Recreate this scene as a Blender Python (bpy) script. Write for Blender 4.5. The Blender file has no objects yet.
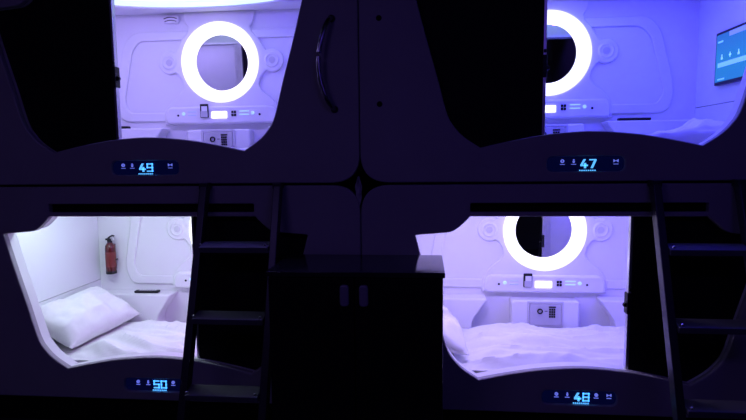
import bpy, bmesh, math, random
from mathutils import Vector, Matrix, noise

random.seed(4)
PI = math.pi
col = bpy.context.scene.collection
H = 1.1376            # storey pitch of the pods
PX = 1.075            # half the pitch between the two columns of pods
D = 1.0185            # depth of the back wall behind the facade
FLOOR_Z = -1.285

# ------------------------------------------------------------------ materials
def mat(name, color, rough=0.5, metal=0.0, var=0.0, scale=6.0, bump=0.0, emit=None, estr=0.0, spec=0.5, coat=0.0):
    m = bpy.data.materials.new(name); m.use_nodes = True
    nt = m.node_tree; b = nt.nodes['Principled BSDF']
    b.inputs['Base Color'].default_value = (*color, 1)
    b.inputs['Roughness'].default_value = rough
    b.inputs['Metallic'].default_value = metal
    b.inputs['Specular IOR Level'].default_value = spec
    b.inputs['Coat Weight'].default_value = coat
    if emit:
        b.inputs['Emission Color'].default_value = (*emit, 1)
        b.inputs['Emission Strength'].default_value = estr
    if var or bump:
        tc = nt.nodes.new('ShaderNodeTexCoord')
        nz = nt.nodes.new('ShaderNodeTexNoise'); nz.inputs['Scale'].default_value = scale
        nz.inputs['Detail'].default_value = 4
        nt.links.new(tc.outputs['Object'], nz.inputs['Vector'])
        if var:
            rp = nt.nodes.new('ShaderNodeValToRGB')
            rp.color_ramp.elements[0].position = .3; rp.color_ramp.elements[1].position = .7
            rp.color_ramp.elements[0].color = (*[c * (1 - var) for c in color], 1)
            rp.color_ramp.elements[1].color = (*[min(1, c * (1 + var)) for c in color], 1)
            nt.links.new(nz.outputs['Fac'], rp.inputs['Fac'])
            nt.links.new(rp.outputs['Color'], b.inputs['Base Color'])
        if bump:
            bp = nt.nodes.new('ShaderNodeBump'); bp.inputs['Strength'].default_value = bump
            bp.inputs['Distance'].default_value = .01
            nt.links.new(nz.outputs['Fac'], bp.inputs['Height'])
            nt.links.new(bp.outputs['Normal'], b.inputs['Normal'])
    return m

M = {
 'facade': mat('facade_plastic', (.36, .34, .38), .55, var=.05, scale=3, spec=.3),
 'white': mat('pod_white_plastic', (.80, .79, .82), .42, var=.015, scale=2, spec=.4),
 'white2': mat('pod_white_gloss', (.80, .82, .84), .22, var=.015, scale=2, spec=.5),
 'vent': mat('vent_plastic', (.62, .60, .66), .5, var=.03),
 'grey': mat('safe_grey', (.52, .50, .56), .4, var=.04, scale=20),
 'dark': mat('black_plastic', (.012, .012, .015), .5, var=.1, spec=.3),
 'black': mat('deep_black', (.004, .004, .005), .7, var=.1, spec=.15),
 'door': mat('door_black', (.008, .008, .010), .6, var=.1, spec=.12),
 'doorin': mat('door_inner_grey', (.55, .54, .60), .5, var=.03),
 'metal': mat('brushed_metal', (.62, .61, .64), .32, 1.0, var=.06, scale=30),
 'chrome': mat('dark_chrome', (.26, .25, .29), .18, 1.0, var=.05),
 'mirror': mat('mirror_glass', (.66, .66, .69), .015, 1.0, var=.01, scale=1),
 'ring': mat('ring_light', (.9, .9, .9), .4, emit=(1.0, .98, .86), estr=1.06, var=.01),
 'lamp': mat('oval_lamp', (.9, .9, .9), .4, emit=(.60, .98, 1.06), estr=.95, var=.01),
 'display': mat('display_black', (.006, .007, .022), .25, emit=(.01, .02, .35), estr=.05, var=.1),
 'digit': mat('digit_cyan', (.1, .5, .9), .4, emit=(.10, .46, 1.0), estr=1.25, var=.02),
 'icon': mat('icon_blue', (.1, .2, .8), .4, emit=(.18, .22, 1.0), estr=.75, var=.02),
 'lcd': mat('white_lcd', (.9, .9, .9), .4, emit=(1, .99, .95), estr=1.6, var=.01),
 'button': mat('button_glow', (.5, .7, .9), .4, emit=(.35, .62, 1.0), estr=.8, var=.02),
 'dimbutton': mat('button_soft', (.55, .65, .9), .4, emit=(.2, .3, .8), estr=.3, var=.02),
 'sheet': mat('white_cotton', (.82, .81, .82), .9, var=.02, scale=40, bump=.05, spec=.1),
 'red': mat('extinguisher_red', (.095, .007, .006), .25, var=.05, coat=.3),
 'label': mat('extinguisher_label', (.17, .022, .018), .4, var=.1, scale=60),
 'ladder': mat('ladder_dark_steel', (.05, .047, .06), .36, .5, var=.08, scale=20),
 'tread': mat('ladder_tread', (.10, .096, .115), .6, .0, var=.06, scale=20),
 'cabinet': mat('cabinet_black', (.006, .006, .007), .5, var=.15, spec=.2),
 'cabtop': mat('cabinet_top_gloss', (.018, .018, .022), .13, var=.08, spec=.7),
 'handle': mat('cabinet_handle', (.30, .28, .36), .4, .2, var=.05),
 'floor': mat('corridor_floor', (.03, .03, .034), .5, var=.2, scale=5),
 'wall': mat('corridor_wall', (.06, .058, .065), .8, var=.1, scale=3),
 'wrap': mat('crumpled_film', (.34, .33, .38), .45, var=.2, scale=25, bump=.2),
 'tvdark': mat('tv_frame', (.006, .006, .01), .3, var=.1),
 'tvband': mat('tv_band', (.3, .6, .9), .4, emit=(.16, .50, .95), estr=.75, var=.02),
 'tvicon': mat('tv_icon', (.4, .7, .9), .4, emit=(.25, .62, 1.0), estr=.8, var=.02),
}
def tv_screen_mat():
    m = bpy.data.materials.new('tv_screen'); m.use_nodes = True; nt = m.node_tree
    b = nt.nodes['Principled BSDF']; b.inputs['Base Color'].default_value = (.01, .03, .06, 1)
    b.inputs['Roughness'].default_value = .2
    tc = nt.nodes.new('ShaderNodeTexCoord'); sx = nt.nodes.new('ShaderNodeSeparateXYZ')
    rp = nt.nodes.new('ShaderNodeValToRGB')
    rp.color_ramp.elements[0].color = (.012, .22, .62, 1); rp.color_ramp.elements[1].color = (.02, .16, .60, 1)
    e = rp.color_ramp.elements.new(.45); e.color = (.012, .24, .66, 1)
    nt.links.new(tc.outputs['Generated'], sx.inputs[0]); nt.links.new(sx.outputs['Z'], rp.inputs['Fac'])
    nt.links.new(rp.outputs['Color'], b.inputs['Emission Color']); b.inputs['Emission Strength'].default_value = .85
    return m
M['tv'] = tv_screen_mat()

# ------------------------------------------------------------------ mesh helpers
def crom(pts, n=6):
    """smooth curve through pts (Catmull-Rom), open"""
    out = []
    P = [pts[0]] + list(pts) + [pts[-1]]
    for i in range(1, len(P) - 2):
        p0, p1, p2, p3 = [Vector(p).to_2d() if len(p) == 2 else Vector(p) for p in P[i-1:i+3]]
        for k in range(n):
            t = k / n
            out.append(tuple(.5 * ((2*p1) + (p2-p0)*t + (2*p0-5*p1+4*p2-p3)*t*t + (3*p1-p0-3*p2+p3)*t**3)))
    out.append(tuple(pts[-1]))
    return out

def rpoly(pts, r, n=6):
    """rounded polygon; r a number or list"""
    out = []; N = len(pts)
    for i in range(N):
        p = Vector(pts[i]); a = Vector(pts[i-1]); b = Vector(pts[(i+1) % N])
        ri = r[i] if isinstance(r, (list, tuple)) else r
        da, db = (a-p), (b-p)
        ri = min(ri, da.length*.48, db.length*.48)
        if ri < 1e-4: out.append(tuple(p)); continue
        s = p + da.normalized()*ri; e = p + db.normalized()*ri
        for k in range(n+1):
            t = k/n
            out.append(tuple((1-t)**2*s + 2*t*(1-t)*p + t*t*e))
    return out

def rrect(x0, x1, z0, z1, r, n=6):
    return rpoly([(x0, z0), (x1, z0), (x1, z1), (x0, z1)], r, n)

def circ(cx, cz, r, n=32, rz=None):
    rz = rz or r
    return [(cx + r*math.cos(2*PI*k/n), cz + rz*math.sin(2*PI*k/n)) for k in range(n)]

def plate(outlines, y0, thick, bevel=0.0):
    """flat plate drawn in x-z, its back at depth y0 and its front at y0 - thick"""
    cu = bpy.data.curves.new('tmp', 'CURVE'); cu.dimensions = '2D'; cu.fill_mode = 'BOTH'
    cu.extrude = max(thick/2 - bevel, 1e-5); cu.bevel_depth = bevel; cu.bevel_resolution = 2
    cu.offset = -bevel if bevel else 0
    for o in outlines:
        s = cu.splines.new('POLY'); s.points.add(len(o)-1); s.use_cyclic_u = True
        for q, p in zip(s.points, o): q.co = (p[0], p[1], 0, 1)
    ob = bpy.data.objects.new('tmp', cu); col.objects.link(ob)
    dg = bpy.context.evaluated_depsgraph_get(); dg.update()
    me = bpy.data.meshes.new_from_object(ob.evaluated_get(dg))
    bpy.data.objects.remove(ob); bpy.data.curves.remove(cu)
    for v in me.vertices:
        x, y, z = v.co; v.co = (x, y0 - thick/2 - z, y)
    return me

class MB:
    def __init__(self): self.bm = bmesh.new()
    def box(self, x0, x1, y0, y1, z0, z1, bev=0.0, seg=2, rot=None):
        b = bmesh.new(); bmesh.ops.create_cube(b, size=1)
        for v in b.verts:
            v.co = Vector(((x0+x1)/2 + v.co.x*(x1-x0), (y0+y1)/2 + v.co.y*(y1-y0), (z0+z1)/2 + v.co.z*(z1-z0)))
        if bev: bmesh.ops.bevel(b, geom=b.edges[:], offset=bev, segments=seg, affect='EDGES', profile=.5)
        self._add(b, rot); return self
    def _add(self, b, mtx=None):
        if mtx is not None: b.transform(mtx)
        me = bpy.data.meshes.new('t'); b.to_mesh(me); b.free()
        self.bm.from_mesh(me); bpy.data.meshes.remove(me)
    def mesh(self, me, mtx=None):
        b = bmesh.new(); b.from_mesh(me); bpy.data.meshes.remove(me); self._add(b, mtx); return self
    def lathe(self, prof, center, axis='Z', n=40, sx=1, sy=1):
        """prof: (r, h) along the axis"""
        b = bmesh.new(); rings = []
        for r, h in prof:
            ring = []
            for k in range(n):
                a = 2*PI*k/n; c, s = r*math.cos(a)*sx, r*math.sin(a)*sy
                p = {'Z': (c, s, h), 'Y': (c, h, s), 'X': (h, c, s)}[axis]
                ring.append(b.verts.new(Vector(center) + Vector(p)))
            rings.append(ring)
        for a, c in zip(rings, rings[1:]):
            for k in range(n):
                try: b.faces.new((a[k], a[(k+1) % n], c[(k+1) % n], c[k]))
                except ValueError: pass
        for ring, (r, h) in ((rings[0], prof[0]), (rings[-1], prof[-1])):
            if r > 1e-5: b.faces.new(ring)
        bmesh.ops.remove_doubles(b, verts=b.verts[:], dist=1e-6)
        bmesh.ops.recalc_face_normals(b, faces=b.faces[:])
        self._add(b); return self
    def lathe_open(self, prof, center, axis='Y', n=64):
        b = bmesh.new(); rings = []
        for r, h in prof:
            rings.append([b.verts.new(Vector(center) + Vector((r*math.cos(2*PI*k/n), h, r*math.sin(2*PI*k/n)))) for k in range(n)])
        m = len(rings)
        for i in range(m):
            a, c = rings[i], rings[(i+1) % m]
            for k in range(n): b.faces.new((a[k], a[(k+1) % n], c[(k+1) % n], c[k]))
        bmesh.ops.recalc_face_normals(b, faces=b.faces[:])
        self._add(b); return self
    def tube(self, pts, r, n=10):
        b = bmesh.new(); pts = [Vector(p) for p in pts]; rings = []
        up = Vector((0, 0, 1))
        for i, p in enumerate(pts):
            t = (pts[min(i+1, len(pts)-1)] - pts[max(i-1, 0)]).normalized()
            u = up.cross(t)
            if u.length < .1: u = Vector((1, 0, 0)).cross(t)
            u.normalize(); w = t.cross(u)
            rr = r[i] if isinstance(r, (list, tuple)) else r
            rings.append([b.verts.new(p + rr*(math.cos(2*PI*k/n)*u + math.sin(2*PI*k/n)*w)) for k in range(n)])
        for a, c in zip(rings, rings[1:]):
            for k in range(n): b.faces.new((a[k], a[(k+1) % n], c[(k+1) % n], c[k]))
        b.faces.new(rings[0]); b.faces.new(rings[-1])
        bmesh.ops.recalc_face_normals(b, faces=b.faces[:])
        self._add(b); return self
    def done(self, name='m'):
        me = bpy.data.meshes.new(name); self.bm.to_mesh(me); self.bm.free(); return me

def smooth(me, angle=35):
    for p in me.polygons: p.use_smooth = True
    try: me.set_sharp_from_angle(angle=math.radians(angle))
    except Exception: pass
    return me

def link(name, me, m, parent=None, sm=True):
    o = bpy.data.objects.new(name, me); col.objects.link(o)
    ms = m if isinstance(m, (list, tuple)) else [m]
    if not me.materials:
        for k in ms: me.materials.append(k)
    if sm:
        smooth(me)
        wn = o.modifiers.new('wn', 'WEIGHTED_NORMAL'); wn.keep_sharp = True; wn.weight = 100
    if parent is not None: o.parent = parent
    return o

def tag(o, label, cat, group=None, kind=None):
    o['label'] = label; o['category'] = cat
    if group: o['group'] = group
    if kind: o['kind'] = kind
    return o

def thing(name, loc, label, cat, group=None, rz=0):
    o = bpy.data.objects.new(name, None); col.objects.link(o)
    o.location = loc; o.rotation_euler = (0, 0, rz); o.empty_display_size = .1
    return tag(o, label, cat, group)

_cache = {}
def cached(key, fn):
    if key not in _cache: _cache[key] = fn()
    return _cache[key]

# ------------------------------------------------------------------ pod shapes (local: x right, y into the wall, z up from pod base)
def opening(sc=0.0):
    arch = crom([(-.5, .168), (-.36, .199), (-.2, .226), (0, .240), (.2, .226), (.36, .199), (.5, .168)], 8)
    right = crom([(.5, .168), (.573, .217), (.62, .265), (.657, .33), (.703, .50), (.757, .69), (.804, .868)], 6)
    corner = rpoly([(.804, .868), (.811, .886), (.785, .889)], [0, .012, 0], 3)
    notch = crom([(.785, .889), (.70, .896), (.632, .905), (.585, .938), (.545, .978)], 5)
    half = right[1:] + corner[1:] + notch[1:]
    pts = arch + half + [(-x, z) for x, z in reversed(half)][0:]
    if sc:
        pts = [((x)*(1+sc/.75), .57 + (z-.57)*(1+sc/.40)) for x, z in pts]
    out = []
    for p in pts:
        if not out or (Vector(p)-Vector(out[-1])).length > 1e-4: out.append(p)
    if (Vector(out[0])-Vector(out[-1])).length < 1e-4: out.pop()
    return out

def clip(poly, x0, keep_less):
    out = []; N = len(poly)
    ins = (lambda p: p[0] <= x0) if keep_less else (lambda p: p[0] >= x0)
    for i in range(N):
        a, b = poly[i], poly[(i+1) % N]
        if ins(a): out.append(a)
        if ins(a) != ins(b):
            t = (x0-a[0])/(b[0]-a[0]); out.append((x0, a[1]+t*(b[1]-a[1])))
    return out

RZ = .771              # height of the mirror centre
CX = .02   # the moulding on the back wall is centred here
def mir(pts): return pts + [(-x, z) for x, z in reversed(pts)]
def sh(pts, dx=CX): return [(x+dx, z) for x, z in pts]

def m_front(lower):
    holes = [opening()]
    if lower: holes.append(rrect(-.545, .54, 1.000, 1.042, .008))
    holes.append(rrect(-.192, .162, .052, .124, .03))
    return plate([rrect(-PX+.002, PX-.002, .006, H-.006, .142, 12)] + holes, .034, .034, .006)

def m_sleeve():
    b = bmesh.new(); o = opening(.006); N = len(o)
    A = [b.verts.new((x, .036, z)) for x, z in o]; B = [b.verts.new((x, .086, z)) for x, z in o]
    for i in range(N): b.faces.new((A[i], A[(i+1) % N], B[(i+1) % N], B[i]))
    me = bpy.data.meshes.new('sleeve'); b.to_mesh(me); b.free(); return me

def m_lining():
    return plate([rrect(-.94, .94, .045, 1.115, .02), opening(.006)], .094, .010)

def m_frame():
    """raised keyhole-shaped moulding round the mirror, with an ear on either side"""
    ear = [(.356 + .078*math.cos(a), .778 + .078*math.sin(a)) for a in [math.radians(k) for k in range(-120, 121, 15)]]
    r = [(.405, .36), (.405, .44), (.385, .478), (.345, .53), (.285, .575), (.262, .615), (.272, .66), (.30, .70)] + ear + \
        [(.305, .86), (.262, .93), (.222, .975), (.212, 1.005), (.235, 1.035), (.25, 1.105)]
    return plate([sh(mir(r)), circ(CX, RZ, .225, 64)], D+.002, .021, .008)

def m_console():
    r = rpoly(mir([(.385, .362), (.385, .440), (.358, .478)]), .03)
    return plate([sh(r)], D-.008, .042, .014)

def m_side(sign):
    if sign < 0:
        o = rpoly([(-.20, .985), (-.585, .985), (-.665, .90), (-.735, .52), (-.70, .385), (-.20, .385)], [0, .07, .09, .12, .10, 0])
        i = rpoly([(-.20, .925), (-.545, .925), (-.60, .86), (-.668, .53), (-.645, .445), (-.20, .445)], [0, .05, .07, .09, .07, 0])
    else:
        o = rpoly([(.24, .985), (.63, .985), (.705, .90), (.80, .52), (.765, .385), (.24, .385)], [0, .07, .09, .12, .10, 0])
        i = rpoly([(.24, .925), (.585, .925), (.645, .86), (.733, .53), (.705, .445), (.24, .445)], [0, .05, .07, .09, .07, 0])
    return plate([o + i[::-1]], D+.002, .017, .007)

def m_shelf(sign):
    p = [(.935, .05), (.935, .335), (.355, .335), (.455, .185), (.46, .05)]
    r = [0, 0, .02, .03, 0]
    if sign < 0: p = [(-x, z) for x, z in p]
    return plate([rpoly(sh(p, CX/2) if 0 else p, r)], D+.004, .125, .010)

def m_back():
    """flat back wall with a round recess for the mirror"""
    b = bmesh.new(); x0, x1, z0, z1 = -.94, .94, .04, 1.115
    angs = [2*PI*k/72 for k in range(72)] + [math.atan2(z-RZ, x-CX) % (2*PI) for x in (x0, x1) for z in (z0, z1)]
    rows = []
    for a in sorted(angs):
        c, s = math.cos(a), math.sin(a)
        t = min([(x1-CX)/c if c > 1e-9 else 1e9, (x0-CX)/c if c < -1e-9 else 1e9, (z1-RZ)/s if s > 1e-9 else 1e9, (z0-RZ)/s if s < -1e-9 else 1e9])
        pi, po = (CX+.215*c, RZ+.215*s), (CX+t*c, RZ+t*s)
        rows.append([b.verts.new((p[0], y, p[1])) for p, y in ((pi, D), (po, D), (po, D+.02), (pi, D+.02))])
    N = len(rows)
    for i in range(N):
        A, B = rows[i], rows[(i+1) % N]
        for k in range(4): b.faces.new((A[k], A[(k+1) % 4], B[(k+1) % 4], B[k]))
    bmesh.ops.recalc_face_normals(b, faces=b.faces[:])
    me = bpy.data.meshes.new('back'); b.to_mesh(me); b.free(); return me

def m_ring():
    c = (CX, D, RZ)
    return MB().lathe_open([(.264, .002), (.2655, -.020), (.264, -.031), (.257, -.037), (.248, -.038), (.238, -.033), (.189, .002), (.184, .006), (.184, .034)], c, n=96).done()

SEG = {'4': 'fgbc', '9': 'abcdfg', '7': 'abc', '5': 'afgcd', '0': 'abcdef', '8': 'abcdefg'}
def m_digits(txt, dx=0):
    mb = MB(); y0, y1 = .0105, .0145
    w, h, t = .0315, .042, .0056
    for k, ch in enumerate(txt):
        x = -.035 + dx + k*.039; z = .0675
        if ch == '4':
            mb.mesh(plate([[(x+.013, z+h), (x+.023, z+h), (x+.0085, z+.0165), (x-.001, z+.0165)]], y1, y1-y0))
            mb.box(x-.001, x+w+.001, y0, y1, z+.0095, z+.0168).box(x+.0155, x+.0245, y0, y1, z, z+h*.58)
            continue
        if ch == '7':
            mb.box(x, x+w, y0, y1, z+h-t, z+h)
            mb.mesh(plate([[(x+w-.0095, z+h-t), (x+w, z+h-t), (x+.0165, z), (x+.0065, z)]], y1, y1-y0))
            continue
        for s in SEG[ch]:
            bx = {'a': (x, x+w, z+h-t, z+h), 'd': (x, x+w, z, z+t), 'g': (x, x+w, z+h/2-t/2, z+h/2+t/2),
                  'f': (x, x+t, z+h/2-t/2, z+h), 'b': (x+w-t, x+w, z+h/2-t/2, z+h),
                  'e': (x, x+t, z, z+h/2+t/2), 'c': (x+w-t, x+w, z, z+h/2+t/2)}[s]
            mb.box(bx[0], bx[1], y0, y1, bx[2], bx[3])
    return mb.done()

def m_icon(kind, x, z=.101):
    mb = MB(); y1, th = .0145, .004
    if kind == 'smile':
        mb.mesh(plate([circ(x, z, .0085, 20), circ(x, z, .0045, 16)], y1, th)); mb.box(x-.003, x+.003, y1-th, y1, z-.001, z+.001)
    elif kind == 'person':
        mb.mesh(plate([circ(x, z+.0055, .0035, 14)], y1, th)); mb.mesh(plate([rpoly([(x-.003, z-.009), (x+.003, z-.009), (x+.005, z+.001), (x-.005, z+.001)], .001)], y1, th))
    elif kind == 'ball':
        mb.mesh(plate([circ(x, z, .0085, 20)], y1, th))
    else:
        for s in (-1, 1):
            mb.mesh(plate([rpoly([(x+s*.011, z-.007), (x+s*.005, z-.003), (x+s*.005, z+.003), (x+s*.011, z+.007)], 0)], y1, th))
        mb.box(x-.004, x+.004, y1-th, y1, z-.0015, z+.0015)
    mb.box(x-.011, x+.011, y1-th, y1, z-.0165, z-.0140)
    return mb.done()

def build_pod(no, loc, lower, door_side, label, icons, handle=False, vent=True, mtilt=(0, 0), dx=0):
    pod = thing('sleeping_pod', loc, label, 'sleeping pod', 'capsule sleeping pods in the wall')
    W = M['white']
    link('front_panel', cached(('front', lower), lambda: m_front(lower)), M['facade'], pod)
    if lower:
        link('rail_slot', cached('slot', lambda: MB().box(-.55, .545, .036, .055, .99, 1.046).box(-.545, .54, .022, .037, .9985, 1.003).done()), M['black'], pod)
    link('entrance_sleeve', cached('sleeve', m_sleeve), W, pod)
    link('front_lining', cached('lining', m_lining), W, pod)
    link('back_panel', cached('back', lambda: m_back()), W, pod, sm=False)
    link('mirror_recess', cached('recess', lambda: MB().box(CX-.24, CX+.24, D+.036, D+.044, RZ-.24, RZ+.24).done()), M['dark'], pod)
    for s in (-1, 1):
        link('side_panel', cached(('side', s), lambda: MB().box(s*.93, s*.945, .15, D+.01, .415, 1.115).box(s*.93, s*.945, .15, D+.01, .04, .411).done()), M['white2'], pod)
        link('moulded_panel', cached(('mould', s), lambda: m_side(s)), W, pod)
        link('shelf', cached(('shelf', s), lambda: m_shelf(s)), W, pod)
        e = link('speaker', cached(('spk', s), lambda: MB().lathe([(.0, -.020), (.030, -.0205), (.036, -.023), (.039, -.026), (.043, -.026), (.047, -.022), (.056, -.018), (.060, -.01)], (CX+s*.356, D, .778), 'Y', 36).done()), W, pod)
        link('grille', cached(('grl', s), lambda: MB().lathe([(.0, -.0245), (.020, -.0235), (.024, -.018)], (CX+s*.356, D, .778), 'Y', 24)
             .box(CX+s*.356-.018, CX+s*.356+.018, D-.026, D-.023, .776, .780).done()), M['vent'], e)
    link('base_panel', cached('base', lambda: MB().box(-.945, .945, .15, D+.02, .03, .045).done()), W, pod)
    link('ceiling_panel', cached('ceil', lambda: MB().box(-.945, .945, .10, D+.02, 1.105, 1.118).done()), W, pod)
    lampo = link('oval_ceiling_light', cached('lampr', lambda: (lambda me: me)(m_lamp_rim())), W, pod)
    link('diffuser', cached('lampd', m_lamp_diff), M['lamp'], lampo)
    link('mirror_surround', cached('frame', m_frame), W, pod)
    r = link('ring_light', cached('ring', m_ring), M['ring'], pod)
    mi = link('mirror', cached('mirror', lambda: MB().lathe([(0, -.003), (.1835, -.003), (.1835, .002)], (0, 0, 0), 'Y', 64).done()), M['mirror'], r)
    mi.location = (CX, D+.020, RZ); mi.rotation_euler = (math.radians(mtilt[0]), 0, math.radians(mtilt[1]))
    # console below the mirror
    c = link('control_console', cached('console', m_console), W, pod)
    yf = D-.050
    sw = link('card_switch', cached('sw', lambda: MB().box(-.117, -.061, yf-.012, yf+.004, .403, .494, .004).done()), M['dark'], c)
    link('card', cached('card', lambda: MB().box(-.106, -.066, yf-.016, yf-.010, .446, .478, .002).done()), M['white'], sw)
    link('card_holder', cached('cardh', lambda: MB().box(-.112, -.064, yf-.017, yf-.010, .405, .446, .003).done()), M['grey'], sw)
    link('status_screen', cached('lcd', lambda: MB().box(-.041, .066, yf-.006, yf+.004, .398, .442, .003).done()), M['lcd'], c)
    link('socket', cached('sock', lambda: MB().box(.097, .111, yf-.006, yf+.003, .410, .426, .002).box(.115, .129, yf-.006, yf+.003, .410, .426, .002)
         .box(.097, .111, yf-.006, yf+.003, .430, .446, .002).box(.115, .129, yf-.006, yf+.003, .430, .446, .002).done()), M['dark'], c)
    for k, (x0, x1) in enumerate(((-.205, -.148), (.152, .216))):
        for z in (.418, .440):
            link('touch_key', cached(('key', k, z), lambda: MB().box(x0, x1, yf-.004, yf+.002, z, z+.006, .001).done()), M['button'] if k else M['dimbutton'], c)
    for k, x in enumerate((-.236, .243)):
        link('round_button', cached(('rb', k), lambda: MB().lathe([(0, -.006), (.009, -.006), (.011, -.003), (.011, .002)], (x, yf, .430), 'Y', 20).done()), M['button'], c)
    for k, x in enumerate((-.275, .290)):
        link('jack', cached(('jk', k), lambda: MB().lathe([(0, -.003), (.007, -.003), (.008, .002)], (x, yf, .420), 'Y', 14).done()), M['dark'], c)
    for k, x in enumerate((-.205, .235)):
        link('screw', cached(('scr', k), lambda: MB().lathe([(0, -.003), (.006, -.003), (.007, .002)], (x, D-.014, .535), 'Y', 14).done()), M['grey'] if (k == 0) != lower else M['dark'], pod)
    # safe
    sb = link('safe_surround', cached('sblock', lambda: plate([rpoly([(-.20, .06), (.235, .06), (.235, .322), (-.20, .322)], .02)], D+.003, .098, .012)), W, pod)
    ys = D-.095
    sf = link('safe', cached('safe', lambda: plate([rrect(-.098, .132, .150, .320, .004), rrect(-.086, .120, .158, .306, .003)], ys, .007, .001)), M['vent'], sb)
    link('safe_door', cached('safed', lambda: MB().box(-.083, .117, ys-.010, ys+.002, .160, .303, .003).done()), M['grey'], sf)
    link('dial', cached('dial', lambda: MB().lathe_open([(.018, .0), (.018, -.008), (.011, -.008), (.011, .0)], (-.018, ys-.009, .256), n=24).done()), M['dark'], sf)
    def keypad():
        mb = MB()
        for i in range(3):
            for j in range(4): mb.box(.040+i*.014, .051+i*.014, ys-.014, ys-.009, .214+j*.016, .227+j*.016, .001)
        mb.box(.038, .083, ys-.014, ys-.009, .280, .289, .001).box(.012, .030, ys-.012, ys-.009, .255, .259)
        return mb.done()
    link('keypad', cached('keypad', keypad), M['dark'], sf)
    if vent:
        av = link('air_vent', cached('vent', lambda: plate([rrect(-.365, -.255, 1.035, 1.085, .024)], D+.002, .030, .006)), W, pod)
        link('vent_slats', cached('vents', lambda: MB().tube([(-.355+.01*k, D-.029, 1.064+.010*math.sin(PI*k/9)) for k in range(10)], .0032, 6)
             .tube([(-.350+.009*k, D-.029, 1.046+.008*math.sin(PI*k/9)) for k in range(10)], .0025, 6).done()), M['dark'], av)
    # sliding door covering one half of the opening
    s = 1 if door_side > 0 else -1; xe = door_side
    dr = link('sliding_door', cached(('door', xe), lambda: plate([clip(opening(.022), xe, s < 0)], .068, .010)), M['door'], pod)
    link('inner_face', cached(('doorin', xe), lambda: plate([clip(opening(.020), xe, s < 0)], .076, .008)), M['doorin'], dr)
    link('edge_strip', cached(('strip', xe), lambda: MB().box(xe-.007, xe+.007, .054, .084, .215, .985, .002).box(min(xe, xe+s*.060), max(xe, xe+s*.060), .074, .081, .20, .985, .003).box(xe+s*.034-.002, xe+s*.034+.002, .080, .0825, .20, .985).done()), M['metal'], dr)
    link('latch', cached(('latch', xe), lambda: MB().box(xe-.012, xe+.010, .046, .092, .495, .600, .004).lathe([(0, -.012), (.010, -.012), (.012, 0)], (xe-s*.016, .066, .54), 'Y', 14)
         .box(xe-.006, xe+.006, .046, .06, .61, .625, .002).done()), M['dark'], dr)
    # number display
    dp = link('number_display', cached('disp', lambda: plate([rrect(-.192, .162, .052, .124, .03)], .030, .014, .003)), M['display'], pod)
    dg = link('digits', m_digits(no, dx), M['digit'], dp, sm=False)
    link('caption_bar', (lambda: (lambda mb: [mb.box(-.041+dx+.0098*k, -.0352+dx+.0098*k, .0105, .0145, .0545, .0595) for k in range(8)] and mb.done())(MB()))(), M['digit'], dp, sm=False)
    for kind, x in icons:
        link('icon', cached(('icon', kind, x), lambda: m_icon(kind, x)), M['icon'], dp, sm=False)
    if handle:
        pts = crom([(.948, -.006, .785), (.935, -.035, .765), (.912, -.05, .70), (.893, -.055, .60), (.898, -.055, .50), (.925, -.05, .41), (.945, -.035, .375), (.955, -.006, .360)], 5)
        gh = link('grab_handle', MB().tube(pts, .0115, 12).done(), M['chrome'], pod)
        for hx, hz in ((.948, .785), (.955, .360)): link('handle_mount', MB().lathe([(0, -.010), (.016, -.010), (.018, .0)], (hx, 0, hz), 'Y', 18).done(), M['dark'], gh)
    return pod

def m_lamp_rim():
    me = plate([circ(0, -.46, .86, 72, .46), circ(0, -.46, .76, 72, .375)], 0, .022, .008)
    for v in me.vertices: v.co = (v.co.x, -v.co.z, 1.105 - (0 - v.co.y))
    for v in me.vertices: pass
    me.update(); return me
def m_lamp_diff():
    me = plate([circ(0, -.46, .762, 72, .377), circ(0, -.46, .62, 72, .26)], 0, .012)
    for v in me.vertices: v.co = (v.co.x, -v.co.z, 1.105 + v.co.y)
    me.update(); return me

SM, PE, BA, SG = 'smile', 'person', 'ball', 'signal'
P49 = build_pod('49', (-PX, 0, 0), False, -.181, 'upper left sleeping pod with lit number 49 and a curved grab handle on its front',
                [(SM, -.136), (PE, -.088), (SG, .112)], handle=True, dx=-.015, mtilt=(3.2, -.6))
P47 = build_pod('47', (PX, 0, 0), False, -.20, 'upper right sleeping pod with lit number 47, deep blue violet interior and a wall screen',
                [(SM, -.119), (PE, -.067), (SG, .124)], mtilt=(2.4, 0))
P50 = build_pod('50', (-PX, 0, -H), True, .197, 'lower left sleeping pod with lit number 50, pale interior holding a red fire extinguisher',
                [(SM, -.120), (PE, -.065), (BA, .072), (SG, .126)])
P48 = build_pod('48', (PX, 0, -H), True, .222, 'lower right sleeping pod with lit number 48, white safe under its ring mirror',
                [(SM, -.121), (PE, -.069), (BA, .068), (SG, .128)])
for z in (.78, .381):   # empty screw holes where pod 47 has no handle
    link('screw_hole', MB().lathe([(0, -.002), (.013, -.002), (.015, .003)], (.098-PX, 0, z), 'Y', 16).done(), M['black'], P47)

# ------------------------------------------------------------------ bedding
def fbm(x, y, z, o=3):
    s = 0; a = 1
    for k in range(o): s += a*noise.noise(Vector((x, y, z))); x *= 2.1; y *= 2.1; a *= .5
    return s

def m_mattress():
    return MB().box(-.925, .925, .168, .888, .046, .140, .025, 3).done()

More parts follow.
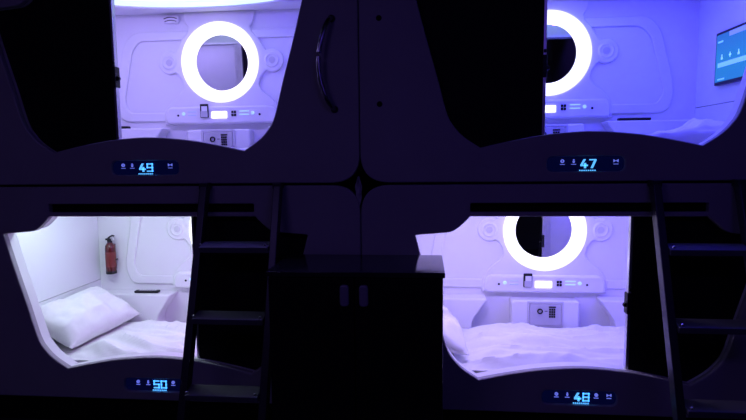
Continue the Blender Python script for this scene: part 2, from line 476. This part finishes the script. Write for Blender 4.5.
def m_duvet(seed, x0, x1, y0, y1, zf, nx=110, ny=60, thick=.018):
    b = bmesh.new(); g = []
    for j in range(ny+1):
        row = []
        for i in range(nx+1):
            u, v = i/nx, j/ny
            x = x0+(x1-x0)*u; y = y0+(y1-y0)*v
            row.append(b.verts.new((x, y, zf(x, y))))
        g.append(row)
    top = []
    for j in range(ny):
        for i in range(nx): b.faces.new((g[j][i], g[j][i+1], g[j+1][i+1], g[j+1][i]))
    # skirt down to the mattress
    edge = [g[0][i] for i in range(nx+1)] + [g[j][nx] for j in range(1, ny+1)] + [g[ny][i] for i in range(nx-1, -1, -1)] + [g[j][0] for j in range(ny-1, 0, -1)]
    low = [b.verts.new((v.co.x, v.co.y, .1405)) for v in edge]
    N = len(edge)
    for k in range(N): b.faces.new((edge[k], low[k], low[(k+1) % N], edge[(k+1) % N]))
    bmesh.ops.recalc_face_normals(b, faces=b.faces[:])
    me = bpy.data.meshes.new('duvet'); b.to_mesh(me); b.free(); return me

def sst(a, b, x):
    t = max(0, min(1, (x-a)/(b-a))); return t*t*(3-2*t)
def edgef(x, y, x0, x1, y0, y1, w=.05):
    return sst(0, w, min(x-x0, x1-x, y-y0, y1-y))
def ridg(x, y, s): return (1-abs(noise.noise(Vector((x, y, s)))))**4

def z48(x, y):
    e = edgef(x, y, -.60, .915, .175, .875, .09)*sst(-.60, -.36, x)
    return .144 + e*(.020 + .012*fbm(x*1.6, y*8, 1.3) + .040*ridg(x*1.5+.3*fbm(x*3, y*3, 4), y*8+.4*fbm(x*2, y*2, 9), 3.1) + .022*ridg(x*2.4+y*2, y*15, 6.1))
def z50(x, y):
    e = edgef(x, y, -.75, .915, .175, .875, .09)*sst(-.75, -.42, x)
    d = y + .45*x
    return .144 + e*(.020 + .014*fbm(x*2, y*6, 7.3) + .042*ridg(x*1.3, d*7.5, 9.1)*(.4+.6*sst(.85, .3, y)) + .022*ridg(x*3, d*13, 2.2))
def z49(x, y):
    e = edgef(x, y, -.90, .915, .175, .875)
    return .144 + e*(.03 + .010*fbm(x*2, y*6, 17.3) + .022*ridg(x*1.5, y*8, 19.1))
def z47(x, y):
    e = edgef(x, y, -.90, .915, .175, .875)
    hp = sst(.30, .80, x + .15*fbm(x*3, y*3, 5))
    return .144 + e*(.050 + .012*fbm(x*2, y*6, 27.3) + .024*ridg(x*1.5, y*7, 29.1) + hp*(.055 + .05*fbm(x*4, y*5, 8.8) + .04*ridg(x*5, y*5, 3.9)))

for pod, zf, x0, lab in ((P48, z48, -.60, 'wrinkled white duvet on the bed of pod 48, creased along its length'),
                         (P50, z50, -.75, 'wrinkled white duvet on the bed of pod 50, below the fire extinguisher'),
                         (P49, z49, -.90, 'white duvet mostly hidden behind the sill of pod 49'),
                         (P47, z47, -.90, 'rumpled violet lit duvet heaped at the right end of pod 47')):
    n = zf.__name__[1:]
    o = link('mattress', cached('matt', m_mattress), M['sheet']); o.location = pod.location
    tag(o, 'white mattress lying in pod %s under the duvet' % n, 'mattress', 'mattresses in the pods')
    o = link('duvet', m_duvet(0, x0, .915, .175, .875, zf), M['sheet']); o.location = pod.location
    smooth(o.data, 80)
    tag(o, lab, 'duvet', 'duvets in the pods')

def m_pillow(L, W, T, seed):
    b = bmesh.new(); nx, ny = 40, 30; sh_ = {}
    for s in (1, -1):
        for j in range(ny+1):
            for i in range(nx+1):
                u, v = 2*i/nx-1, 2*j/ny-1
                r = (abs(u)**3.2 + abs(v)**3.2)
                prof = max(0, (1-abs(u)**2.4))**.55 * max(0, (1-abs(v)**2.4))**.55
                pin = 1 - .10*(1-abs(v)**2)*(abs(u)**6) if 1 else 1
                pin2 = 1 - .10*(1-abs(u)**2)*(abs(v)**6)
                x = u*L/2*pin; y = v*W/2*pin2
                wr = .030*fbm(x*6+seed, y*5, seed) + .030*ridg(x*5+y*4, y*6-x*3, seed+2)
                z = s*T/2*prof + (wr*prof if s > 0 else 0) + .012*fbm(x*4, y*4, seed+5)
                edge = i in (0, nx) or j in (0, ny)
                if s < 0 and edge: sh_[(s, i, j)] = sh_[(1, i, j)]
                else: sh_[(s, i, j)] = b.verts.new((x, y, z))
        for j in range(ny):
            for i in range(nx):
                f = [sh_[(s, i, j)], sh_[(s, i+1, j)], sh_[(s, i+1, j+1)], sh_[(s, i, j+1)]]
                if s < 0: f.reverse()
                b.faces.new(f)
    me = bpy.data.meshes.new('pillow'); b.to_mesh(me); b.free(); return me

pl = link('pillow', m_pillow(.38, .66, .19, 3.3), M['sheet']); smooth(pl.data, 80)
pl.location = (-PX-.762, .56, -H+.285); pl.rotation_euler = (math.radians(2), math.radians(27), math.radians(-5))
tag(pl, 'plump white pillow leaning on the side wall of pod 50', 'pillow', 'pillows in the pods')
pl = link('pillow', m_pillow(.42, .60, .16, 8.1), M['sheet']); smooth(pl.data, 80)
pl.location = (PX-.735, .54, -H+.278); pl.rotation_euler = (0, math.radians(24), math.radians(4))
tag(pl, 'white pillow in the left corner of pod 48, partly behind the black cabinet', 'pillow', 'pillows in the pods')

# ------------------------------------------------------------------ remotes, extinguisher, television
def remote(loc, rz, label, L=.17):
    t = thing('remote_control', loc, label, 'remote control', 'remote controls on the pod shelves', rz)
    link('body', MB().box(-L/2, L/2, -.022, .022, 0, .017, .006, 3).done(), M['dark'], t)
    mb = MB()
    for i in range(7):
        for j in range(2): mb.box(-L/2+.03+i*.018, -L/2+.041+i*.018, -.012+j*.014, -.003+j*.014, .016, .0185, .001)
    link('buttons', mb.done(), M['grey'], t)
    return t
remote((-PX-.548, D-.072, -H+.336), .03, 'black remote control lying on the shelf of pod 50')
remote((PX+.535, D-.080, .336), -.05, 'black remote control lying on the shelf of pod 47', .19)
remote((-PX-.70, D-.072, .336), 0, 'black remote control on the shelf of pod 49, beside the door edge', .17)

ex = thing('fire_extinguisher', (-PX-.816, D-.052, -H+.470), 'small red fire extinguisher mounted on the back wall of pod 50', 'fire extinguisher')
link('cylinder', MB().lathe([(0, 0), (.030, 0), (.034, .006), (.034, .175), (.031, .195), (.020, .212), (.014, .218), (0, .218)], (0, 0, 0), 'Z', 32).done(), M['red'], ex)
link('paper_label', MB().lathe([(.0345, .045), (.0347, .046), (.0347, .15), (.0345, .151)], (0, 0, 0), 'Z', 32).done(), M['label'], ex)
link('foot_ring', MB().lathe([(.0, -.004), (.035, -.004), (.0352, .014), (.034, .016)], (0, 0, 0), 'Z', 32).done(), M['dark'], ex)
v = link('valve', MB().lathe([(0, .214), (.016, .214), (.017, .235), (.013, .243), (0, .243)], (0, 0, 0), 'Z', 20).box(-.030, .016, -.008, .008, .232, .246, .004).done(), M['dark'], ex)
link('squeeze_lever', MB().tube([(-.012, 0, .246), (.004, 0, .258), (.020, 0, .266), (.034, 0, .262)], .006, 8).done(), M['dark'], v)
link('pull_ring', MB().lathe_open([(.016, -.003), (.016, .003), (.011, .003), (.011, -.003)], (.028, -.004, .243), n=20).done(), M['metal'], v)
link('wall_bracket', MB().box(-.010, .010, .032, .0535, .02, .20, .002).box(-.036, .036, .0, .034, .088, .098, .003).done(), M['dark'], ex)

tv = thing('wall_television', (PX+.930, .500, .662), 'flat screen with a cyan menu on the right wall of pod 47', 'television')
link('casing', MB().box(-.030, 0, -.245, .245, -.148, .148, .006).done(), M['tvdark'], tv)
sc = link('screen', MB().box(-.0325, -.029, -.229, .229, -.131, .131).done(), M['tv'], tv, sm=False)
link('menu_bar', MB().box(-.0338, -.032, -.205, .205, -.052, -.026, .0004).done(), M['tvband'], sc, sm=False)
link('sheen_strip', MB().box(-.0338, -.032, -.229, .10, .105, .131, .0002).done(), mat('tv_sheen', (.2, .3, .7), .3, emit=(.22, .32, .85), estr=.6, var=.02), sc, sm=False)  # pale reflection along the screen's top, painted as a glowing strip
for k in range(5):
    y = .165 - k*.0825
    me = MB().box(-.0338, -.032, y-.009, y+.009, -.010, .002).box(-.0338, -.032, y-.004, y+.004, .002, .018).done() if k % 2 == 0 else \
         MB().box(-.0338, -.032, y-.010, y+.010, .0, .008).box(-.0338, -.032, y-.003, y+.003, -.010, .018).done()
    link('menu_icon', me, M['tvicon'], sc, sm=False)
link('clock_line', MB().box(-.0338, -.032, .13, .20, -.122, -.114).box(-.0338, -.032, .16, .21, .085, .095).done(), M['tvband'], sc, sm=False)

# ------------------------------------------------------------------ ladders
lad = thing('bunk_ladder', (-.583, 0, 0), 'dark metal bunk ladder leaning in front of pod 50, beside the cabinet', 'ladder', 'ladders to the upper pods')
K = .35     # how far the foot stands out, per metre of drop
def lp(z, off=0): return K*z + off
zt, zb = -.002, FLOOR_Z
for s in (-1, 1):
    mb = MB(); L = math.hypot(1, K)
    b = bmesh.new()
    w, d = .018, .028
    vs = []
    for z in (zt, zb):
        y = lp(z) - .030
        for dx, dy in ((-w, -d), (w, -d), (w, d), (-w, d)): vs.append(b.verts.new((s*.184+dx, y+dy, z)))
    b.faces.new(vs[0:4]); b.faces.new(vs[4:8])
    for k in range(4): b.faces.new((vs[k], vs[(k+1) % 4], vs[4+(k+1) % 4], vs[4+k]))
    bmesh.ops.recalc_face_normals(b, faces=b.faces[:])
    bmesh.ops.bevel(b, geom=b.edges[:], offset=.005, segments=2, affect='EDGES', profile=.5)
    mb._add(b)
    r = link('rail', mb.done(), M['ladder'], lad)
    link('hook', MB().box(s*.184-.022, s*.184+.022, -.060, -.001, -.020, .012, .004).done(), M['ladder'], r)
for z in (-.300, -.612, -.925):
    y = lp(z) - .032
    t = link('tread', MB().box(-.167, .167, -.045, .035, -.015, .015, .005, rot=Matrix.Translation((0, y, z+.012)) @ Matrix.Rotation(math.radians(14), 4, 'X')).done(), M['tread'], lad)
    for s in (-1, 1):
        link('screw', MB().lathe([(0, -.006), (.005, -.005), (.007, 0)], (s*.155, y-.046, z+.028), 'Y', 12).done(), M['metal'], t)
def copy_tree(o, parent=None):
    c = o.copy(); col.objects.link(c)
    if parent is not None: c.parent = parent
    for ch in [k for k in o.children]: copy_tree(ch, c)
    return c
l2 = copy_tree(lad); l2.location = (1.543, 0, 0)
l2['label'] = 'dark metal bunk ladder leaning in front of pod 48 at the right edge'

# ------------------------------------------------------------------ cabinet
cb = thing('black_cabinet', (.022, -.25, FLOOR_Z), 'black two door cabinet standing between the two ladders under the pods', 'cabinet')
ZT = -.338 - FLOOR_Z
link('carcass', MB().box(-.364, .364, -.178, .196, .05, ZT-.022, .003).done(), M['cabinet'], cb)
link('plinth', MB().box(-.350, .350, -.165, .190, 0, .05).done(), M['cabinet'], cb)
link('top_board', MB().box(-.372, .372, -.203, .200, ZT-.022, ZT, .004).done(), M['cabtop'], cb)
for s in (-1, 1):
    dd = link('door', MB().box(min(s*.002, s*.362), max(s*.002, s*.362), -.197, -.178, .055, ZT-.027, .003).done(), M['cabinet'], cb)
    x = s*.040
    link('handle', plate([rrect(x-.019, x+.019, ZT-.142, ZT-.052, .016)], -.196, .020, .006), M['handle'], dd)

# ------------------------------------------------------------------ crumpled film in the star-shaped gap
fb = bmesh.new(); rows = []
for j in range(17):
    v_ = j/16; row = []
    for i in range(7):
        u = i/6-.5
        w = .003 + .021*min(1, v_*3)*(1-v_)**.6
        row.append(fb.verts.new((-.008 + u*2*w*.9 + .006*noise.noise(Vector((v_*5, u, 1))), .006+.012*noise.noise(Vector((u*4, v_*6, 3))), .038-.150*v_)))
    rows.append(row)
for a, c in zip(rows, rows[1:]):
    for i in range(6): fb.faces.new((a[i], a[i+1], c[i+1], c[i]))
fm = bpy.data.meshes.new('film'); fb.to_mesh(fm); fb.free()
tag(link('crumpled_film', fm, M['wrap']), 'crumpled grey film poking out of the star shaped gap between the pods', 'film')

# ------------------------------------------------------------------ setting
def struct(name, me, m):
    o = link(name, me, m, sm=False); o['kind'] = 'structure'; o['label'] = {
     'floor': 'dark corridor floor', 'ceiling': 'dark corridor ceiling', 'wall_back': 'dark wall behind the pods', 'wall_front': 'dark wall across the corridor',
     'wall_left': 'dark end wall on the left', 'wall_right': 'dark end wall on the right', 'trim_1': 'black recessed plinth under the lower pods',
     'trim_2': 'dark supporting frame in the gaps between pods', 'trim_3': 'dark fascia above the upper pods'}[name]
    o['category'] = name.split('_')[0]; return o
XW = 2.17
struct('floor', MB().box(-XW-.1, XW+.1, -3.7, 1.3, FLOOR_Z-.06, FLOOR_Z).done(), M['floor'])
struct('ceiling', MB().box(-XW-.1, XW+.1, -3.7, 1.3, 1.45, 1.5).done(), M['wall'])
struct('wall_back', MB().box(-XW-.1, XW+.1, 1.15, 1.25, FLOOR_Z, 1.45).done(), M['black'])
struct('wall_front', MB().box(-XW-.1, XW+.1, -3.7, -3.6, FLOOR_Z, 1.45).done(), M['wall'])
struct('wall_left', MB().box(-XW-.1, -XW, -3.6, 1.15, FLOOR_Z, 1.45).done(), M['wall'])
struct('wall_right', MB().box(XW, XW+.1, -3.6, 1.15, FLOOR_Z, 1.45).done(), M['wall'])
struct('trim_1', MB().box(-XW, XW, .05, .10, FLOOR_Z, -H+.004).done(), M['black'])
struct('trim_3', MB().box(-XW, XW, .01, .06, H+.002, 1.45).done(), M['wall'])
struct('trim_2', MB().box(-.10, .10, .062, .075, -H, H).box(-XW, XW, .062, .075, -.020, .020).box(-.13, .13, .062, .075, -.13, .13).done(), M['black'])

# ------------------------------------------------------------------ lights
def area(name, loc, rot, sx, sy, power, color):
    l = bpy.data.lights.new(name, 'AREA'); l.shape = 'RECTANGLE'; l.size = sx; l.size_y = sy
    l.energy = power; l.color = color
    o = bpy.data.objects.new(name, l); col.objects.link(o); o.location = loc; o.rotation_euler = [math.radians(a) for a in rot]
    return o
def podlights(pod, left, right):
    x, y, z = pod.location
    for (dx, (c, pw)) in ((-.5, left), (.5, right)):
        area('pod_led_light', (x+dx, .26, z+1.075), (22, 0, 0), .55, .10, pw, c)
podlights(P49, ((.46, .33, 1.0), 5.2), ((.12, .05, 1.0), 5.0))
podlights(P47, ((.06, .03, 1.0), 7.0), ((.05, .02, 1.0), 8.5))
podlights(P48, ((.56, .42, 1.0), 7.0), ((.12, .05, 1.0), 7.2))
podlights(P50, ((.66, .82, .90), 4.2), ((.54, .24, 1.0), 6.8))

area('corridor_bounce_fill', (-1.2, -2.9, 1.35), (30, 0, 0), 1.2, .3, 4.2, (.34, .22, 1.0))  # unseen fill lights added in place of pod glow bounced off the corridor
area('corridor_bounce_fill', (1.3, -2.9, 1.35), (30, 0, 0), 1.2, .3, 3.8, (.17, .085, 1.0))

w = bpy.data.worlds.new('World'); bpy.context.scene.world = w; w.use_nodes = True
w.node_tree.nodes['Background'].inputs[0].default_value = (.004, .003, .012, 1)
w.node_tree.nodes['Background'].inputs[1].default_value = .3

# ------------------------------------------------------------------ camera
f, cx, cz, dist, yaw, pitch, roll = 544.598, .3104, .13694, 2.62856, .09464, .09966, .01074
cam = bpy.data.cameras.new('Camera'); cam.sensor_width = 36; cam.lens = f/746*36; cam.clip_start = .02
co = bpy.data.objects.new('Camera', cam); col.objects.link(co)
c, s = math.cos(yaw), math.sin(yaw)
R0 = Vector((c, s, 0)); F0 = Vector((-s, c, 0)); Z = Vector((0, 0, 1))
cp, sp = math.cos(pitch), math.sin(pitch)
F = F0*cp - Z*sp; U = F0*sp + Z*cp
cr, sr = math.cos(roll), math.sin(roll)
R2 = R0*cr - U*sr; U2 = R0*sr + U*cr
mx = Matrix((R2, U2, -F)).transposed().to_4x4(); mx.translation = Vector((cx, -dist, cz))
co.matrix_world = mx
scn = bpy.context.scene; scn.camera = co
scn.view_settings.view_transform = 'Standard'
scn.view_settings.look = 'None'
